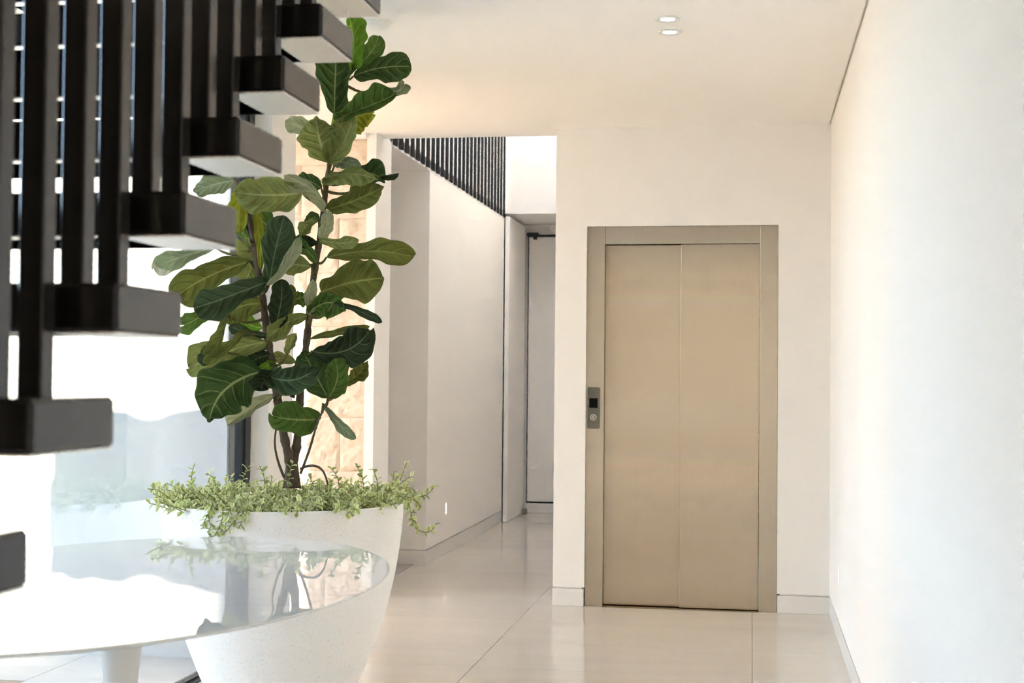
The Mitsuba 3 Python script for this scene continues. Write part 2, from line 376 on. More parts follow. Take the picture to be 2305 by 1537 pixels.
# the glazing
FR = []
for w, ya, yb in (('window_1', 2.0, 6.54), ('window_2', -5.2, -2.2)):
    put(w + '__sill_track', cat([box((-2.425, ya, -.004), (-2.335, yb, .006), .002), box((-2.372, ya, .004), (-2.364, yb - .04, .016)), box((-2.40, ya, .004), (-2.392, yb - .04, .016))]), BRONZE)
    put(w + '__frame', cat([box((-2.42, yb - .07, .006), (-2.335, yb - .002, CEIL), .003), box((-2.375, yb - .103, .006), (-2.345, yb - .065, CEIL), .003)]), BRONZE)
    put(w + '__frame', box((-2.42, ya + .002, .006), (-2.335, ya + .06, CEIL), .003), BRONZE)
    put(w + '__head', box((-2.42, ya + .06, 2.70), (-2.335, yb - .103, CEIL), .003), BRONZE)
    if w == 'window_1':
        put(w + '__pane', trimesh.Trimesh([[-2.362, ya + .06, .016], [-2.362, yb - .095, .016], [-2.362, yb - .095, 2.70], [-2.362, ya + .06, 2.70]], [[0, 1, 2], [0, 2, 3]], process=False), GLASS)
tag('window_2', 'open courtyard doorway nearer the camera', 'window', kind='structure')
tag('window_1', 'full-height courtyard window with a slim dark frame at the left', 'window', kind='structure')

# clipped hedge in the courtyard, left of the view; it throws the wavy shadow on the rendered wall
hb = trimesh.creation.box(extents=(.86, .45, 2.0)); hb.apply_translation((-3.97, 5.4, 1.12))
hb = hb.subdivide().subdivide().subdivide().subdivide()
hv = np.array(hb.vertices); c0 = np.array([-3.97, 5.4, 1.12])
side_x = hv[:, 0].copy()
hv += (hv - c0) / np.linalg.norm((hv - c0), axis=1, keepdims=True) * ((meshkit.fbm(hv * 3.1, 3, 5) - .5) * .30 * np.clip((hv[:, 2] - 1.2) / .7, .05, 1))[:, None]
hv[:, 0] = np.where(hv[:, 2] < 2.15, side_x, hv[:, 0])
put('hedge__foliage', trimesh.Trimesh(hv, hb.faces, process=False), HEDGE, True)
put('hedge__planter_box', box((-4.42, 5.1, -.03), (-3.5, 5.7, .35), .01), RENDER)
tag('hedge', 'clipped green hedge in a white planter out in the courtyard', 'hedge')

# ------------------------------------------------------------------ lift
E_ = []


def steel(key, lo, hi, mat=STEEL, c=.0015, tiles=None):
    m = box(lo, hi, c)
    v = np.array(m.vertices)
    # uv along x and z gives the brushed grain its direction
    m2 = trimesh.Trimesh(v[np.array(m.faces).ravel()], np.arange(len(m.faces) * 3).reshape(-1, 3), process=False)
    vv = np.array(m2.vertices)
    n = np.repeat(np.asarray(m2.face_normals), 3, axis=0)
    uv = np.where((np.abs(n[:, :1]) > .9), vv[:, [1, 2]], vv[:, [0, 2]])
    uv = np.where((np.abs(n[:, 2:]) > .9), vv[:, [0, 1]], uv)
    return put(key, m2, mat, False, uv=uv)


steel('elevator__jamb', (-.9518, YE + .028, 0), (-.848, YE + .30, 2.2038), STEEL_FRAME)
steel('elevator__jamb', (.042, YE + .028, 0), (.1453, YE + .30, 2.2038), STEEL_FRAME)
steel('elevator__header', (-.8475, YE + .030, 2.100), (.0415, YE + .30, 2.2038), STEEL_FRAME)
steel('elevator__door_panel', (-.8475, YE + .066, .007), (-.38, YE + .090, 2.0985), STEEL)
steel('elevator__door_panel', (-.408, YE + .042, .006), (.0405, YE + .062, 2.099), STEEL)
steel('elevator__sill', (-.8475, YE - .012, -.01), (.0415, YE + .2, .0035), STEEL_FRAME, .0008)
put('elevator__car', cat([box((-.86, YE + .105, 0), (.06, YE + .12, 2.2))]), DARK_GAP)
px0, px1, pz0, pz1 = -.943, -.871, 1.027, 1.268
plate = m3.CrossSection.square((px1 - px0 - .02, pz1 - pz0 - .02), True).offset(.01, m3.JoinType.Round, 2, 24)
pl = tm(m3.Manifold.extrude(plate, .010))
pl.apply_transform(trimesh.transformations.rotation_matrix(math.pi / 2, [1, 0, 0]))
pl.apply_translation(((px0 + px1) / 2, YE + .029, (pz0 + pz1) / 2))
put('elevator__call_panel', pl, PANEL_GREY, 30)
put('elevator__call_panel__screen', box((-.932, YE + .0165, 1.148), (-.883, YE + .022, 1.204), .001), GLOSS_BLACK)
bt = trimesh.creation.cylinder(.0135, .006, sections=40); ring = trimesh.creation.annulus(.0150, .0185, .005, sections=40)
for m in (bt, ring):
    m.apply_transform(trimesh.transformations.rotation_matrix(math.pi / 2, [1, 0, 0])); m.apply_translation((-.9075, YE + .017, 1.093))
put('elevator__call_panel__button', bt, bsdf('button_face', two({'type': 'principled', 'base_color': rgb(.24, .235, .205), 'roughness': .35, 'metallic': .4})), 30)
put('elevator__call_panel__button_ring', ring, bsdf('button_glow', two({'type': 'principled', 'base_color': rgb(.62, .61, .55), 'roughness': .4})), 30)
g = meshkit.text_mesh('G', .011, .0008, bold=True)
g.apply_translation(-(g.bounds[0] + g.bounds[1]) / 2)
g.apply_transform(trimesh.transformations.rotation_matrix(math.pi / 2, [1, 0, 0]))
g.apply_translation((-.9075, YE + .0138, 1.093))
put('elevator__call_panel__letter', g, 'button_glow')
tag('elevator', 'brushed stainless steel lift with two sliding door panels in the off-white wall', 'elevator')
tag('elevator__call_panel', 'small grey call plate with a black display and round G button')

# ------------------------------------------------------------------ doors at the end of the passage
put('door_1__leaf', box((-2.236, 13.005, .004), (-2.196, 13.93, 2.795), .002), PAINT)
put('door_1__pivot', box((-2.232, 13.015, 2.795), (-2.205, 13.06, 2.822), .003), GREY_METAL)
put('door_1__floor_stop', box((-2.185, 13.80, 0), (-2.14, 13.86, .055), .006), GREY_METAL)
tag('door_1', 'tall white door standing open against the passage wall', 'door', kind='structure')
put('door_2__leaf', box((-2.166, 13.985, .112), (-1.20, 14.03, 2.70), .002), PAINT)
put('door_2__gap', box((-2.182, 14.035, .085), (-1.18, 14.048, 2.72)), DARK_GAP)
put('door_2__threshold', box((-2.185, 13.975, 0), (-1.18, 14.05, .095), .004), SKIRT)
put('door_2__seal', box((-2.166, 13.984, .098), (-1.2, 14.02, .112)), DARK_GAP)
put('door_2__closer', cat([box((-2.185, 13.955, 2.70), (-2.07, 13.99, 2.742), .006), box((-2.12, 13.945, 2.675), (-2.085, 13.98, 2.702), .004), box((-2.075, 13.955, 2.712), (-1.4, 13.967, 2.722), .002)]), BRONZE)
tag('door_2', 'closed white door with a dark closer bar at the end of the passage', 'door', kind='structure')
put('floor_mat', box((-3.6, 9.25, 0), (-2.33, 9.90, .007), .003), CARPET)
tag('floor_mat', 'pale grey pile mat on the floor behind the planter, at the passage corner', 'mat')

# ------------------------------------------------------------------ the near staircase
S = 1.06


def tread_front(k):
    return S * (1.7893 + .255 * k)


def tread_z(k):
    return CAM_H + S * (1.2089 + .1722 * k - CAM_H)


TX, TL, TT, TG = -1.0, -2.05, .0803, .2703
for k in range(-6, 13):
    y0, z0 = tread_front(k), tread_z(k)
    body = man(box((TL, y0, z0), (TX, y0 + TG, z0 + TT), .007)) - man(box((TL + .10, y0 + .035, z0 - .02), (TX - .13, y0 + TG - .008, z0 + .055)))
    t = put('staircase__tread', tm(body), BLACK)
    put(t + '__underside_plate', cat([box((TX - .129, y0 + .003, z0 - .0022), (TX - .003, y0 + TG - .003, z0 + .001)), box((TL + .1, y0 + .003, z0 - .002), (TX - .19, y0 + .035, z0 + .001))]), SATIN)
    for j in (0, 1):
        yb = y0 + .047 + j * TG / 2
        if k >= -2:
            put('staircase__bar', box((-1.124, yb, z0 + TT - .003), (-1.082, yb + .0424, 5.55), .003), BLACK)
for side in (TL + .12, TL + .60):
    a, b = [(tread_front(k) + .03, tread_z(k) - .05) for k in (-6, 12)]
tag('staircase', 'black steel stair with thick open treads hanging from square vertical bars at the left', 'staircase')

# ------------------------------------------------------------------ far balustrade above the passage
NB = 27
for i in range(NB):
    y = 8.93 + i * (13.0 - 8.93) / (NB - 1)
    put('balustrade__bar', box((-2.243, y - .094, 2.785), (-2.238, y, 4.3)), MATT_BLACK)
put('balustrade__rail', box((-2.262, 8.7, 4.25), (-2.222, 13.05, 4.31), .003), MATT_BLACK)
tag('balustrade', 'row of black upright bars above the passage wall', 'balustrade')

# ------------------------------------------------------------------ oval tulip table
TCX, TCY, TA, TB, TH = -1.744, 3.842, .718, 1.127, .74
ang = np.linspace(0, 2 * np.pi, 160, endpoint=False)
prof = [(-.075, -.020), (-.030, -.014), (-.006, -.0065), (0.0, -.0035), (-.0012, -.001), (-.004, 0.0)]
rows = [np.stack([(TA + d) * np.cos(ang), (TB + d) * np.sin(ang), 0 * ang + TH + z], 1) for d, z in prof]
vv = np.vstack(rows + [[[0, 0, TH - .020], [0, 0, TH]]]) + [TCX, TCY, 0]
n = len(ang); q = np.arange(n); ff = []
for r in range(len(prof) - 1):
    a, b, c, d = r * n + q, r * n + (q + 1) % n, (r + 1) * n + (q + 1) % n, (r + 1) * n + q
    ff += [np.stack([a, b, c], 1), np.stack([a, c, d], 1)]
ff += [np.stack([q * 0 + len(vv) - 2, (q + 1) % n, q], 1), np.stack([q * 0 + len(vv) - 1, (len(prof) - 1) * n + q, (len(prof) - 1) * n + (q + 1) % n], 1)]
put('table__top', trimesh.Trimesh(vv, np.vstack(ff), process=False), MARBLE, 25)
prof = [(0, .0), (.36, 0), (.365, .004), (.34, .012), (.25, .035), (.16, .075), (.095, .14), (.062, .22), (.048, .32), (.0455, .40), (.048, .47), (.056, .55), (.070, .62), (.09, .67), (.125, .70), (.17, .7155), (0, .7155)]
prof = np.array(prof)
from scipy.interpolate import PchipInterpolator
ped = lathe(np.vstack([[0, 0], np.stack([PchipInterpolator(np.arange(15), prof[1:16, 0])(np.linspace(0, 14, 60)), PchipInterpolator(np.arange(15), prof[1:16, 1])(np.linspace(0, 14, 60))], 1), [0, .7155]]), 64)
ped.apply_translation((TCX, TCY, 0))
put('table__pedestal', ped, WHITE_LACQUER, 50)
tag('table', 'oval table with a polished white marble top on a white tulip pedestal', 'table')

# ------------------------------------------------------------------ planter
PCX, PCY, PZ = -1.857, 5.60, .812
rp = PchipInterpolator([0, .012, .03, .076, .196, .358, .52, .66, .76, .806, .812], [.235, .25, .262, .298, .352, .408, .448, .470, .479, .480, .477])
zz = np.r_[np.linspace(0, .03, 6), np.linspace(.05, .80, 40), .806, .812]
outer = np.stack([rp(zz), zz], 1)
inner = np.array([[.470, .814], [.455, .812], [.450, .805], [.447, .74], [.0, .74]])
pot = lathe(np.vstack([[[0, 0]], outer, inner]), 128); pot.apply_translation((PCX, PCY, 0))
put('planter', pot, POT, 40)
tag('planter', 'large white speckled terrazzo pot on the floor behind the oval table', 'planter')
so = trimesh.creation.cylinder(.448, .03, sections=64); so.apply_translation((PCX, PCY, .765))
sv = np.array(so.vertices)
put('soil', so, SOIL)
tag('soil', 'dark potting soil under the creeping plants in the white pot', 'soil', kind='stuff')

# ------------------------------------------------------------------ fiddle-leaf fig
VIEW = lambda p: (p - EYE) / np.linalg.norm(p - EYE)
Y0 = PCY


def P3(u, v, dy=0.0):
    return at(u, v, Y0 + dy)


SHAPE_A = np.array([0, .03, .09, .18, .30, .42, .55, .68, .80, .90, .96, 1.0])
SHAPE_W = np.array([.04, .26, .44, .56, .60, .68, .86, 1.0, .98, .78, .50, .04])
shape_w = PchipInterpolator(SHAPE_A, SHAPE_W)
heart_w = PchipInterpolator(SHAPE_A, np.array([.05, .34, .58, .78, .90, .97, 1.0, .98, .88, .66, .42, .04]))
def leaf(base, tip, width, col, bend=(0, 0), roll=0, fold=12, curl=.12, dy=(0, 0), dyc=0.0, heart=False, wave=.10, seed=0, droop=0.0, half=0):
    rnd0 = np.random.default_rng(seed + 5000)
    A, B = P3(*base, dy[0]), P3(*tip, dy[1])
    C = P3((base[0] + tip[0]) / 2 + bend[0], (base[1] + tip[1]) / 2 + bend[1], (dy[0] + dy[1]) / 2 + dyc)
    C = 2 * C - (A + B) / 2
    C = C + VIEW(C) * rnd0.uniform(-.05, .05)
    na, nb = 73, 25
    a = np.linspace(0, 1, na); b = np.linspace(-1, 1, nb)
    M = ((1 - a) ** 2)[:, None] * A + (2 * a * (1 - a))[:, None] * C + (a ** 2)[:, None] * B
    Tn = np.gradient(M, axis=0); Tn /= np.linalg.norm(Tn, axis=1, keepdims=True)
    vd = np.array([VIEW(x) for x in M])
    s0 = np.cross(Tn, vd); s0 /= np.linalg.norm(s0, axis=1, keepdims=True)
    n0 = np.cross(s0, Tn); n0 *= -np.sign((n0 * vd).sum(1, keepdims=True))
    rnd = np.random.default_rng(seed + 1000)
    tw = rnd.uniform(-26, 26)
    r = np.radians(roll + tw * (a - .35))[:, None]
    s = np.cos(r) * s0 + np.sin(r) * n0
    nn = np.cos(r) * n0 - np.sin(r) * s0
    scale = np.linalg.norm(VIEW(A) * 0 + (A - EYE)) / F_PX
    ph = rnd.random(6) * 6.28
    w = (heart_w if heart else shape_w)(a) * width * scale / 2
    fo = math.radians(fold + rnd.uniform(4, 20))
    curl = (curl + rnd.uniform(.05, .38)) * rnd.choice([1, 1, -1])
    BB, AA = np.meshgrid(b, a)
    W = w[:, None] * (1 + .10 * np.sin(AA * 12 + ph[0] + 1.4 * np.sign(BB)) + .05 * np.sin(AA * 26 + ph[1] - 2 * np.sign(BB)))
    if half:
        W = np.where(np.sign(BB) == half, W, W * .12)
    hw = width * scale / 2
    ab = np.abs(BB)
    vein_t = AA * 5.6 - ab ** 1.25 * 1.5 - .25
    quilt = np.cos(2 * np.pi * vein_t) * ab * (1.05 - ab) * 4
    lift = W * ab * math.sin(fo) + curl * hw * ab ** 2.2 - .11 * hw * quilt * np.clip(AA * 4, 0, 1)
    lift += wave * hw * 1.6 * ab ** 1.5 * (np.sin(AA * 9.5 + ph[2] + 1.3 * np.sign(BB)) + .6 * np.sin(AA * 17 + ph[3] - np.sign(BB)))
    lat = W * BB * math.cos(fo)
    X = M[:, None] + lat[..., None] * s[:, None] + lift[..., None] * nn[:, None]
    X[..., 2] -= droop * hw * (AA ** 2)
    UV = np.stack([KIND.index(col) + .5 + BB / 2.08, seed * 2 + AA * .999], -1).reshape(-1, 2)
    V = X.reshape(-1, 3)
    ii, jj = np.meshgrid(np.arange(na - 1), np.arange(nb - 1), indexing='ij')
    k = (ii * nb + jj).ravel()
    f = np.vstack([np.stack([k, k + nb, k + nb + 1], 1), np.stack([k, k + nb + 1, k + 1], 1)])
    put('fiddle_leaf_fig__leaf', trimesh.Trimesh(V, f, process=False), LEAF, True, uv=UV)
    return A


LEFT = [(655, 1085), (648, 1020), (640, 985), (629, 925), (618, 860), (606, 780), (592, 680), (580, 600), (566, 510), (545, 440), (526, 398)]
RIGHT = [(656, 1085), (664, 1025), (668, 1000), (672, 940), (680, 850), (690, 770), (697, 700), (708, 610), (722, 520), (733, 430), (740, 380), (757, 272), (772, 190), (792, 140)]
LD, RD = 0.0, .06
# base px, tip px, width px, colour, options; dy: nearer (-) or farther (+) than the trunk
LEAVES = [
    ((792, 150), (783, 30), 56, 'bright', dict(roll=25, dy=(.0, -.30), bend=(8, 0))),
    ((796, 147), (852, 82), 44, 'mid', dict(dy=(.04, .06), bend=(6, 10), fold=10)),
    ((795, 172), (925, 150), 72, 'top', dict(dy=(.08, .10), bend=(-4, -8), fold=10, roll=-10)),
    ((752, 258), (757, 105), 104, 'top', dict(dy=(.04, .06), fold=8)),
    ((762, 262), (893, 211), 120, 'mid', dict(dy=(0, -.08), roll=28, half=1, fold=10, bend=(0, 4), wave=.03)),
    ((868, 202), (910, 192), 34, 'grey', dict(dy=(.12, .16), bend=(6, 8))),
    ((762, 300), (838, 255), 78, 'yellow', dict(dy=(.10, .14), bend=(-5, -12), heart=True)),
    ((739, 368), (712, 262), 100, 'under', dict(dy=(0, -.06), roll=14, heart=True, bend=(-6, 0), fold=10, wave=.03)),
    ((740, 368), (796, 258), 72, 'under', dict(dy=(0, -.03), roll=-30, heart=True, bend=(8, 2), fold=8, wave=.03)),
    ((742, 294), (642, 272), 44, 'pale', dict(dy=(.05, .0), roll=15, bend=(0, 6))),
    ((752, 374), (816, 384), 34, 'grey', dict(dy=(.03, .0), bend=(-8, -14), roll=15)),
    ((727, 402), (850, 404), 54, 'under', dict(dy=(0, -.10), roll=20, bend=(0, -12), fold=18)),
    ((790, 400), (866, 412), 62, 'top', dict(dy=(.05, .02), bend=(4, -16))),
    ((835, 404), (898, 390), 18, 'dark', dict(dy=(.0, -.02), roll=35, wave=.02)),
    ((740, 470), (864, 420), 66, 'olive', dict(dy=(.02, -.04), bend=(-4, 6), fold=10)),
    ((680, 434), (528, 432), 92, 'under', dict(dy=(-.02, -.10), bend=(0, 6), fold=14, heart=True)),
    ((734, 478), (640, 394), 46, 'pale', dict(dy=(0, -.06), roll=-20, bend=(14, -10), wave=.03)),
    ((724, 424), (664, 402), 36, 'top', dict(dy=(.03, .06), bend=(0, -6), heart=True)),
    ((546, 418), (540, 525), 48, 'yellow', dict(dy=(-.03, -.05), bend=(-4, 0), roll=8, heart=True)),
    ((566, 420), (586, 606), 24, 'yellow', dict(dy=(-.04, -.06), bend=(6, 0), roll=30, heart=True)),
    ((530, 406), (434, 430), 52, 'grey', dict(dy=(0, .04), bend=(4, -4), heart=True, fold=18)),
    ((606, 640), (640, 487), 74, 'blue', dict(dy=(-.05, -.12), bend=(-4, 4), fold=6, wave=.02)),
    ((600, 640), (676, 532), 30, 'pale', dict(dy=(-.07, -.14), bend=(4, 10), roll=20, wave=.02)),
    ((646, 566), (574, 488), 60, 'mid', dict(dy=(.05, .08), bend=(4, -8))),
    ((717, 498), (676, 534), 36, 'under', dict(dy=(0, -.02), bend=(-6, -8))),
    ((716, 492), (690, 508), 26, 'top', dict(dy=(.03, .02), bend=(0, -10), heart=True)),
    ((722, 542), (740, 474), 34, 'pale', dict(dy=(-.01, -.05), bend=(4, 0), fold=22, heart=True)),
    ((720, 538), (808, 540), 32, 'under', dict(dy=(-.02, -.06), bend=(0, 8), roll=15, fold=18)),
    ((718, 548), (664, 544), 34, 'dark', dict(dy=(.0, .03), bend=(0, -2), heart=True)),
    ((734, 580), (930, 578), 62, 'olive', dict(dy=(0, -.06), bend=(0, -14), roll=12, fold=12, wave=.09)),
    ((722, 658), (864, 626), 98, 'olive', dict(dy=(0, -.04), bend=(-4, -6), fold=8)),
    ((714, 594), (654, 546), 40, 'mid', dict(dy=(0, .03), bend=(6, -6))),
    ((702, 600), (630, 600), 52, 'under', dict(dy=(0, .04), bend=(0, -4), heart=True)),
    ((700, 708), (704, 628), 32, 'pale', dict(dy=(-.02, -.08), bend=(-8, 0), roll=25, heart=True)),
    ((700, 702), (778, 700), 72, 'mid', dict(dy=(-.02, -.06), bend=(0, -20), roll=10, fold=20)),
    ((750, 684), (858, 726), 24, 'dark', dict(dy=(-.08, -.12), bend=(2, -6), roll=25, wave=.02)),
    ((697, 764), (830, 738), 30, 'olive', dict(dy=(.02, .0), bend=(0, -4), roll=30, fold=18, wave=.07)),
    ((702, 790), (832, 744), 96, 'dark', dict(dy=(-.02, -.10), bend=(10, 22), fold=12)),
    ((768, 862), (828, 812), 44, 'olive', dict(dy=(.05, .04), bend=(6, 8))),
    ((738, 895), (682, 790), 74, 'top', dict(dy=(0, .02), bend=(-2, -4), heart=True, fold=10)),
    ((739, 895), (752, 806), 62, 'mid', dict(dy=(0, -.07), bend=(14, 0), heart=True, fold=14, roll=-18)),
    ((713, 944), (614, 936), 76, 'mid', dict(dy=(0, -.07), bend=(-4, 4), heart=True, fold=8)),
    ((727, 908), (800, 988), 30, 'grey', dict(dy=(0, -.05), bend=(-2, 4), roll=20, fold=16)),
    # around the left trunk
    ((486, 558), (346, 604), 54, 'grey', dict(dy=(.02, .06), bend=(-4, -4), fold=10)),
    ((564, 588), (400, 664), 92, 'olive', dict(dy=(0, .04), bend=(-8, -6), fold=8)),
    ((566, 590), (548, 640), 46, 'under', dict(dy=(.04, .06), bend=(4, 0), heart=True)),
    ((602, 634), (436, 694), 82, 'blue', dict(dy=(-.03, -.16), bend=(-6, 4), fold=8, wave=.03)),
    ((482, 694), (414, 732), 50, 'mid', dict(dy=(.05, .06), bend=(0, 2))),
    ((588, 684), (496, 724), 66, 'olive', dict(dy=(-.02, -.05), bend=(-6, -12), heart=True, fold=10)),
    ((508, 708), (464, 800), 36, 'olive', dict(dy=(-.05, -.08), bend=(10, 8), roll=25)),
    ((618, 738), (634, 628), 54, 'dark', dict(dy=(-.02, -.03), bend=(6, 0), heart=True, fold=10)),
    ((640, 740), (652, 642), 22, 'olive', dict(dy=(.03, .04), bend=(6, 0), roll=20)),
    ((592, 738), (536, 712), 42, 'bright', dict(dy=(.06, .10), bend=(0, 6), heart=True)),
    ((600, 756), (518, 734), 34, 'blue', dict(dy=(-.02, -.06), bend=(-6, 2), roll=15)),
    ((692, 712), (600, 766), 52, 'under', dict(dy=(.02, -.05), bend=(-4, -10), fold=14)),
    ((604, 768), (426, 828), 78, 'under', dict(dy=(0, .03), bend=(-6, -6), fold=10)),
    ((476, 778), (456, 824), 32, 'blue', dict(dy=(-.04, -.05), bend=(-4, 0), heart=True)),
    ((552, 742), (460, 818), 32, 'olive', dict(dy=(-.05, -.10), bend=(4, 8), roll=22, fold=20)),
    ((570, 812), (494, 828), 26, 'yellow', dict(dy=(.05, .06), bend=(0, -4))),
    ((592, 836), (470, 950), 124, 'top', dict(dy=(-.02, -.14), bend=(-22, -18), fold=8, heart=True, wave=.07)),
    ((612, 840), (588, 880), 60, 'dark', dict(dy=(-.08, -.10), bend=(-6, 0), heart=True)),
    ((604, 846), (714, 828), 66, 'blue', dict(dy=(-.08, -.16), bend=(0, 18), fold=12, heart=True)),
    ((640, 862), (662, 896), 40, 'blue', dict(dy=(-.09, -.12), bend=(4, 0), heart=True)),
    ((622, 888), (512, 958), 46, 'pale', dict(dy=(.0, -.04), bend=(-2, -4), fold=20, roll=12)),
    ((644, 802), (668, 750), 26, 'under', dict(dy=(.02, .04), bend=(-6, 4))),
    ((668, 816), (606, 806), 30, 'under', dict(dy=(.03, .05), bend=(0, -4), heart=True)),
    ((608, 800), (556, 824), 40, 'dark', dict(dy=(.0, .03), bend=(0, -6), heart=True)),
    ((640, 690), (700, 668), 40, 'mid', dict(dy=(.10, .13), bend=(0, -6))),
    ((620, 822), (586, 836), 24, 'bright', dict(dy=(.02, .0), bend=(0, -6), heart=True)),
    ((560, 540), (520, 480), 40, 'mid', dict(dy=(.03, .06), bend=(-6, 0))),
    ((572, 560), (545, 545), 46, 'under', dict(dy=(.02, .0), bend=(0, 10), heart=True)),
    ((590, 590), (650, 560), 60, 'under', dict(dy=(.06, .09), bend=(0, -4), heart=True)),
]
L3 = spline([P3(u, v, LD - .02 * math.sin(i)) for i, (u, v) in enumerate(LEFT)], 90)
R3 = spline([P3(u, v, RD * min(1, i / 4) + .015 * math.sin(2 * i)) for i, (u, v) in enumerate(RIGHT)], 110)
bases = []
for i, (b0, t0, w, col, o) in enumerate(LEAVES):
    bases.append(leaf(b0, t0, w, col, seed=i, **o))
sc = Y0 * 1.04 / F_PX


def bump(r, seed):
    k = np.arange(len(r))
    return r * (1 + .10 * np.sin(k * 1.1 + seed) + .07 * np.sin(k * 2.3))


put('fiddle_leaf_fig__trunk', tube(L3, bump(np.interp(np.linspace(0, 1, 90), [0, .12, .3, .7, 1], [11, 9.5, 9, 8, 5]), 1) * sc, 10), BARK, True)
put('fiddle_leaf_fig__trunk', tube(R3, bump(np.interp(np.linspace(0, 1, 110), [0, .1, .25, .6, .9, 1], [11, 9.5, 8.5, 7, 4.5, 3]), 4) * sc, 10), BARK, True)
put('fiddle_leaf_fig__trunk', tube(spline([P3(657, 1098), P3(657, 1070), P3(657, 1045), P3(656, 1028)], 20), np.linspace(21, 11, 20) * sc, 12), BARK, True)
twigs = [[(676, 1066), (690, 1030), (703, 990), (715, 950), (728, 922), (738, 900)], [(640, 1075), (628, 1045), (619, 1005), (622, 965)], [(676, 1056), (698, 1048), (720, 1053), (732, 1070), (738, 1092)]]
for t_ in twigs:
    pts = spline([P3(u, v, -.06) for u, v in t_], 24)
    put('fiddle_leaf_fig__branch', tube(pts, np.linspace(3.2, 2.0, 24) * sc, 7), BARK, True)
trunk = np.vstack([L3, R3, spline([P3(u, v, -.06) for u, v in twigs[0]], 24)])
for A in bases:
    d = np.linalg.norm(trunk - (A - [0, 0, .03]), axis=1)
    j = int(d.argmin())
    Q = trunk[j]
    if np.linalg.norm(Q - A) > .30 or np.linalg.norm(Q - A) < .012:
        continue
    mid_ = (A + Q) / 2 + [0, 0, -.15 * np.linalg.norm(A - Q)]
    put('fiddle_leaf_fig__leaf_stalk', tube(spline([Q, mid_, A], 8), np.linspace(3.6, 2.4, 8) * sc, 6), TWIG, True)
tag('fiddle_leaf_fig', 'tall fiddle-leaf fig with big leathery green leaves on two trunks in the white pot', 'plant')

# ------------------------------------------------------------------ variegated creeping plants round the trunk
rv = random.Random(11)
nrows, ncols = 5, 3


def vine_leaf_mesh(p, axis, up, ln, tone):
    axis = axis / np.linalg.norm(axis)
    side = np.cross(axis, up); side /= np.linalg.norm(side) + 1e-9
    nn = np.cross(side, axis)
    a = np.linspace(0, 1, nrows + 1)
    w = ln * .36 * np.sin(np.pi * np.clip(a * .93 + .05, 0, 1)) ** .8
    V, C = [], []
    for i, x in enumerate(a):
        for j in (-1, -.5, 0, .5, 1):
            V.append(p + axis * ln * x + side * w[i] * j + nn * (ln * .10 * abs(j) - ln * .22 * x * x))
            rim = abs(j) > .8 or x > .95
            g = np.array([.95, .93, .66]) if rim else (np.array([.60, .66, .27]) if abs(j) > .3 else np.array([.40, .50, .15]))
            C.append(g * tone)
    F = []
    for i in range(nrows):
        for j in range(4):
            k = i * 5 + j
            F += [[k, k + 5, k + 6], [k, k + 6, k + 1]]
    return np.array(V), np.array(F), np.array(C)


sprigs = []   # lists of points, with leaf length
for i in range(340):
    r = .445 * math.sqrt(rv.random()); th = rv.random() * 2 * math.pi
    p = np.array([PCX + r * math.cos(th), PCY + r * math.sin(th), .775])
    lean = np.array([math.cos(th), math.sin(th), 0]) * (.02 + .08 * r / .44) + np.array([rv.uniform(-.04, .04), rv.uniform(-.04, .04), 0])
    h = rv.uniform(.05, .115) * (1.0 - .15 * (r / .44))
    sprigs.append([p, p + lean * .5 + [0, 0, h * .6], p + lean + [0, 0, h]])
for u, v, h in [(438, 1100, .10), (475, 1105, .07), (545, 1100, .09), (590, 1095, .08), (655, 1098, .10), (755, 1100, .085), (815, 1100, .095), (845, 1100, .08), (880, 1100, .07), (705, 1105, .06), (520, 1108, .07)]:
    p = at(u, v, PCY - .05 + rv.uniform(-.1, .1))
    sprigs.append([p - [0, 0, .05], p + [rv.uniform(-.02, .02), 0, h * .5], p + [rv.uniform(-.03, .03), rv.uniform(-.02, .02), h]])
trail = [[(420, 1118), (390, 1105), (360, 1102), (333, 1100)], [(410, 1125), (385, 1128), (372, 1118), (352, 1110)],
         [(530, 1120), (518, 1142), (510, 1170), (492, 1200), (470, 1208)], [(550, 1122), (540, 1150), (522, 1180), (500, 1205)], [(500, 1128), (488, 1150), (480, 1175), (466, 1198)],
         [(515, 1125), (524, 1150), (520, 1172), (512, 1195)], [(545, 1130), (534, 1160), (528, 1185)],
         [(560, 1126), (556, 1150), (548, 1172)], [(470, 1124), (474, 1145), (462, 1170), (458, 1190)], [(490, 1126), (502, 1150), (496, 1180), (484, 1204)], [(540, 1126), (548, 1158), (536, 1190)], [(480, 1126), (470, 1150), (476, 1186)], [(525, 1128), (514, 1156), (506, 1192)],
         [(895, 1112), (916, 1132), (925, 1160), (935, 1188), (955, 1198), (982, 1178)], [(900, 1115), (922, 1140), (928, 1170), (930, 1185)], [(900, 1095), (925, 1108), (950, 1118), (970, 1105), (980, 1092)],
         [(890, 1095), (905, 1070), (912, 1050), (918, 1038)], [(880, 1105), (900, 1090), (915, 1078), (928, 1072)], [(870, 1105), (888, 1085), (900, 1066)], [(890, 1118), (915, 1118), (938, 1128), (948, 1145)], [(905, 1100), (928, 1100), (940, 1115)], [(700, 1128), (704, 1140)], [(440, 1124), (430, 1136)]]
depth = [-.22, -.25, -.47, -.48, -.46, -.47, -.48, -.50, -.47, -.50, -.49, -.46, -.50, -.16, -.18, -.1, -.05, -.08, -.02, -.14, -.12, -.46, -.40]
for t_, dd in zip(trail, depth):
    sprigs.append([at(u, v, PCY + dd) for u, v in t_])
LV, stems = [], []
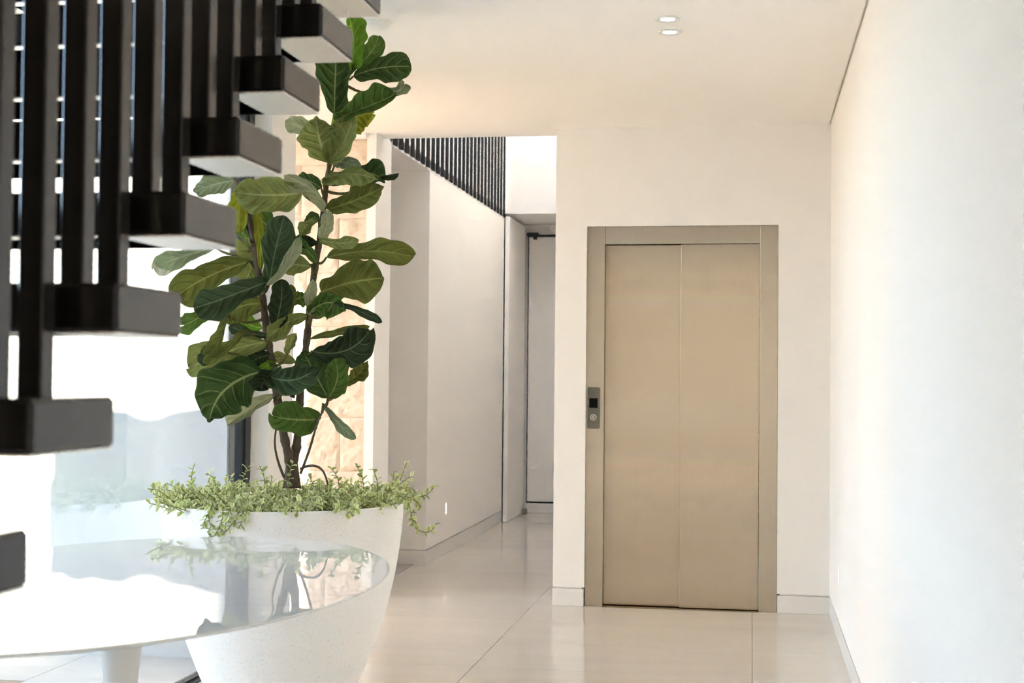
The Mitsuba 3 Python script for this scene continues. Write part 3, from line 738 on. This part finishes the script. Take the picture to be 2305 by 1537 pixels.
for sp in sprigs:
    pts = spline(sp, 14) if len(sp) > 2 else np.linspace(sp[0], sp[1], 14)
    L = np.linalg.norm(np.diff(pts, axis=0), axis=1).sum()
    stems.append(tube(pts, .0016, 5))
    nl = max(4, int(L / .0105))
    for q in range(nl):
        x = (q + .6) / nl
        i = min(12, int(x * 13))
        p = pts[i] + (pts[i + 1] - pts[i]) * (x * 13 - i)
        t_ = pts[i + 1] - pts[i]; t_ /= np.linalg.norm(t_)
        g = q * 2.4 + rv.random()
        o = np.cross(t_, [math.cos(g), math.sin(g), .3]); o /= np.linalg.norm(o)
        LV.append((p, o + t_ * rv.uniform(.2, .9) + [0, 0, .12], np.array([rv.uniform(-.4, .4), rv.uniform(-.4, .2), 1.0]), rv.uniform(.020, .033) * (1 if x < .93 else .8), rv.uniform(.55, 1.2)))
LV.sort(key=lambda l: (l[0][1] - .8 * l[0][2]))
show = [i for i, l in enumerate(LV)]
pick = set(sorted(show, key=lambda i: -LV[i][3] / LV[i][0][1] * (2.0 if (LV[i][0][1] < PCY - .2 or LV[i][0][2] < .80 or LV[i][0][2] > .86) else 1.0))[:300])
rest = []
for i, l in enumerate(LV):
    V, Fc, C = vine_leaf_mesh(*l)
    if i in pick:
        put('creeping_plant__leaf', trimesh.Trimesh(V, Fc, process=False), VINE, True, color=np.clip(C, 0, 1))
    else:
        rest.append((V, Fc, C))
off = np.cumsum([0] + [len(r[0]) for r in rest])
k = put('creeping_plant__foliage', trimesh.Trimesh(np.vstack([r[0] for r in rest]), np.vstack([r[1] + o for r, o in zip(rest, off)]), process=False), VINE, True, color=np.clip(np.vstack([r[2] for r in rest]), 0, 1))
tag(k, kind='stuff')
put('creeping_plant__stem', cat(stems), VINE_STEM, True)
tag('creeping_plant__stem', kind='stuff')
tag('creeping_plant', 'low creeping plant with small cream-edged green leaves spilling over the pot rim', 'plant')

# ------------------------------------------------------------------ small fittings
LAMP = lambda *c: {'type': 'area', 'radiance': rgb(*c)}
KL = 2.0 ** (-exposure)
for i, (x, y) in enumerate([(-.343, 5.825), (-.347, 6.045)]):
    ringm = lathe([(.030, 0), (.047, -.004), (.050, -.002), (.050, .004), (.030, .004), (.030, 0)], 48); ringm.apply_translation((x, y, CEIL - .003))
    key = 'downlight' if i == 0 else 'downlight_001'
    put(key + '__trim', ringm, WHITE_LACQUER, 30)
    ls = trimesh.creation.cylinder(.030, .004, sections=40); ls.apply_translation((x, y, CEIL - .002))
    scene[key + '__lens'] = {**mikit.ply(ls, WHITE_LACQUER), 'emitter': LAMP(3.2 * KL, 2.8 * KL, 2.1 * KL)}
    tag(key, ['round recessed ceiling downlight, the nearer of the pair, higher in the photo', 'round recessed ceiling downlight, the farther of the pair, lower in the photo'][i], 'downlight', 'pair of ceiling downlights')
sl = box((XR - .002, 7.467, .300), (XR + .004, 7.483, .380), .001)
scene['step_light'] = {**mikit.ply(sl, WHITE_LACQUER), 'emitter': LAMP(1.3 * KL, 1.15 * KL, .9 * KL)}
tag('step_light', 'slim upright light slot low on the right wall near the lift', 'wall light')
sl = box((-2.252, 10.555, .300), (-2.245, 10.59, .380), .001)
scene['step_light_001'] = {**mikit.ply(sl, WHITE_LACQUER), 'emitter': LAMP(2.2 * KL, 1.9 * KL, 1.4 * KL)}
tag('step_light_001', 'slim glowing light slot low on the passage wall behind the planter', 'wall light')
sm = lathe([(0, 0), (.030, 0), (.050, .008), (.055, .020), (.055, .030), (0, .030)], 48); sm.apply_translation((-1.53, 5.73, CEIL - .029))
put('smoke_detector', sm, CEILING, 40)
tag('smoke_detector', 'round white smoke detector on the ceiling beside the top fig leaves', 'smoke detector')
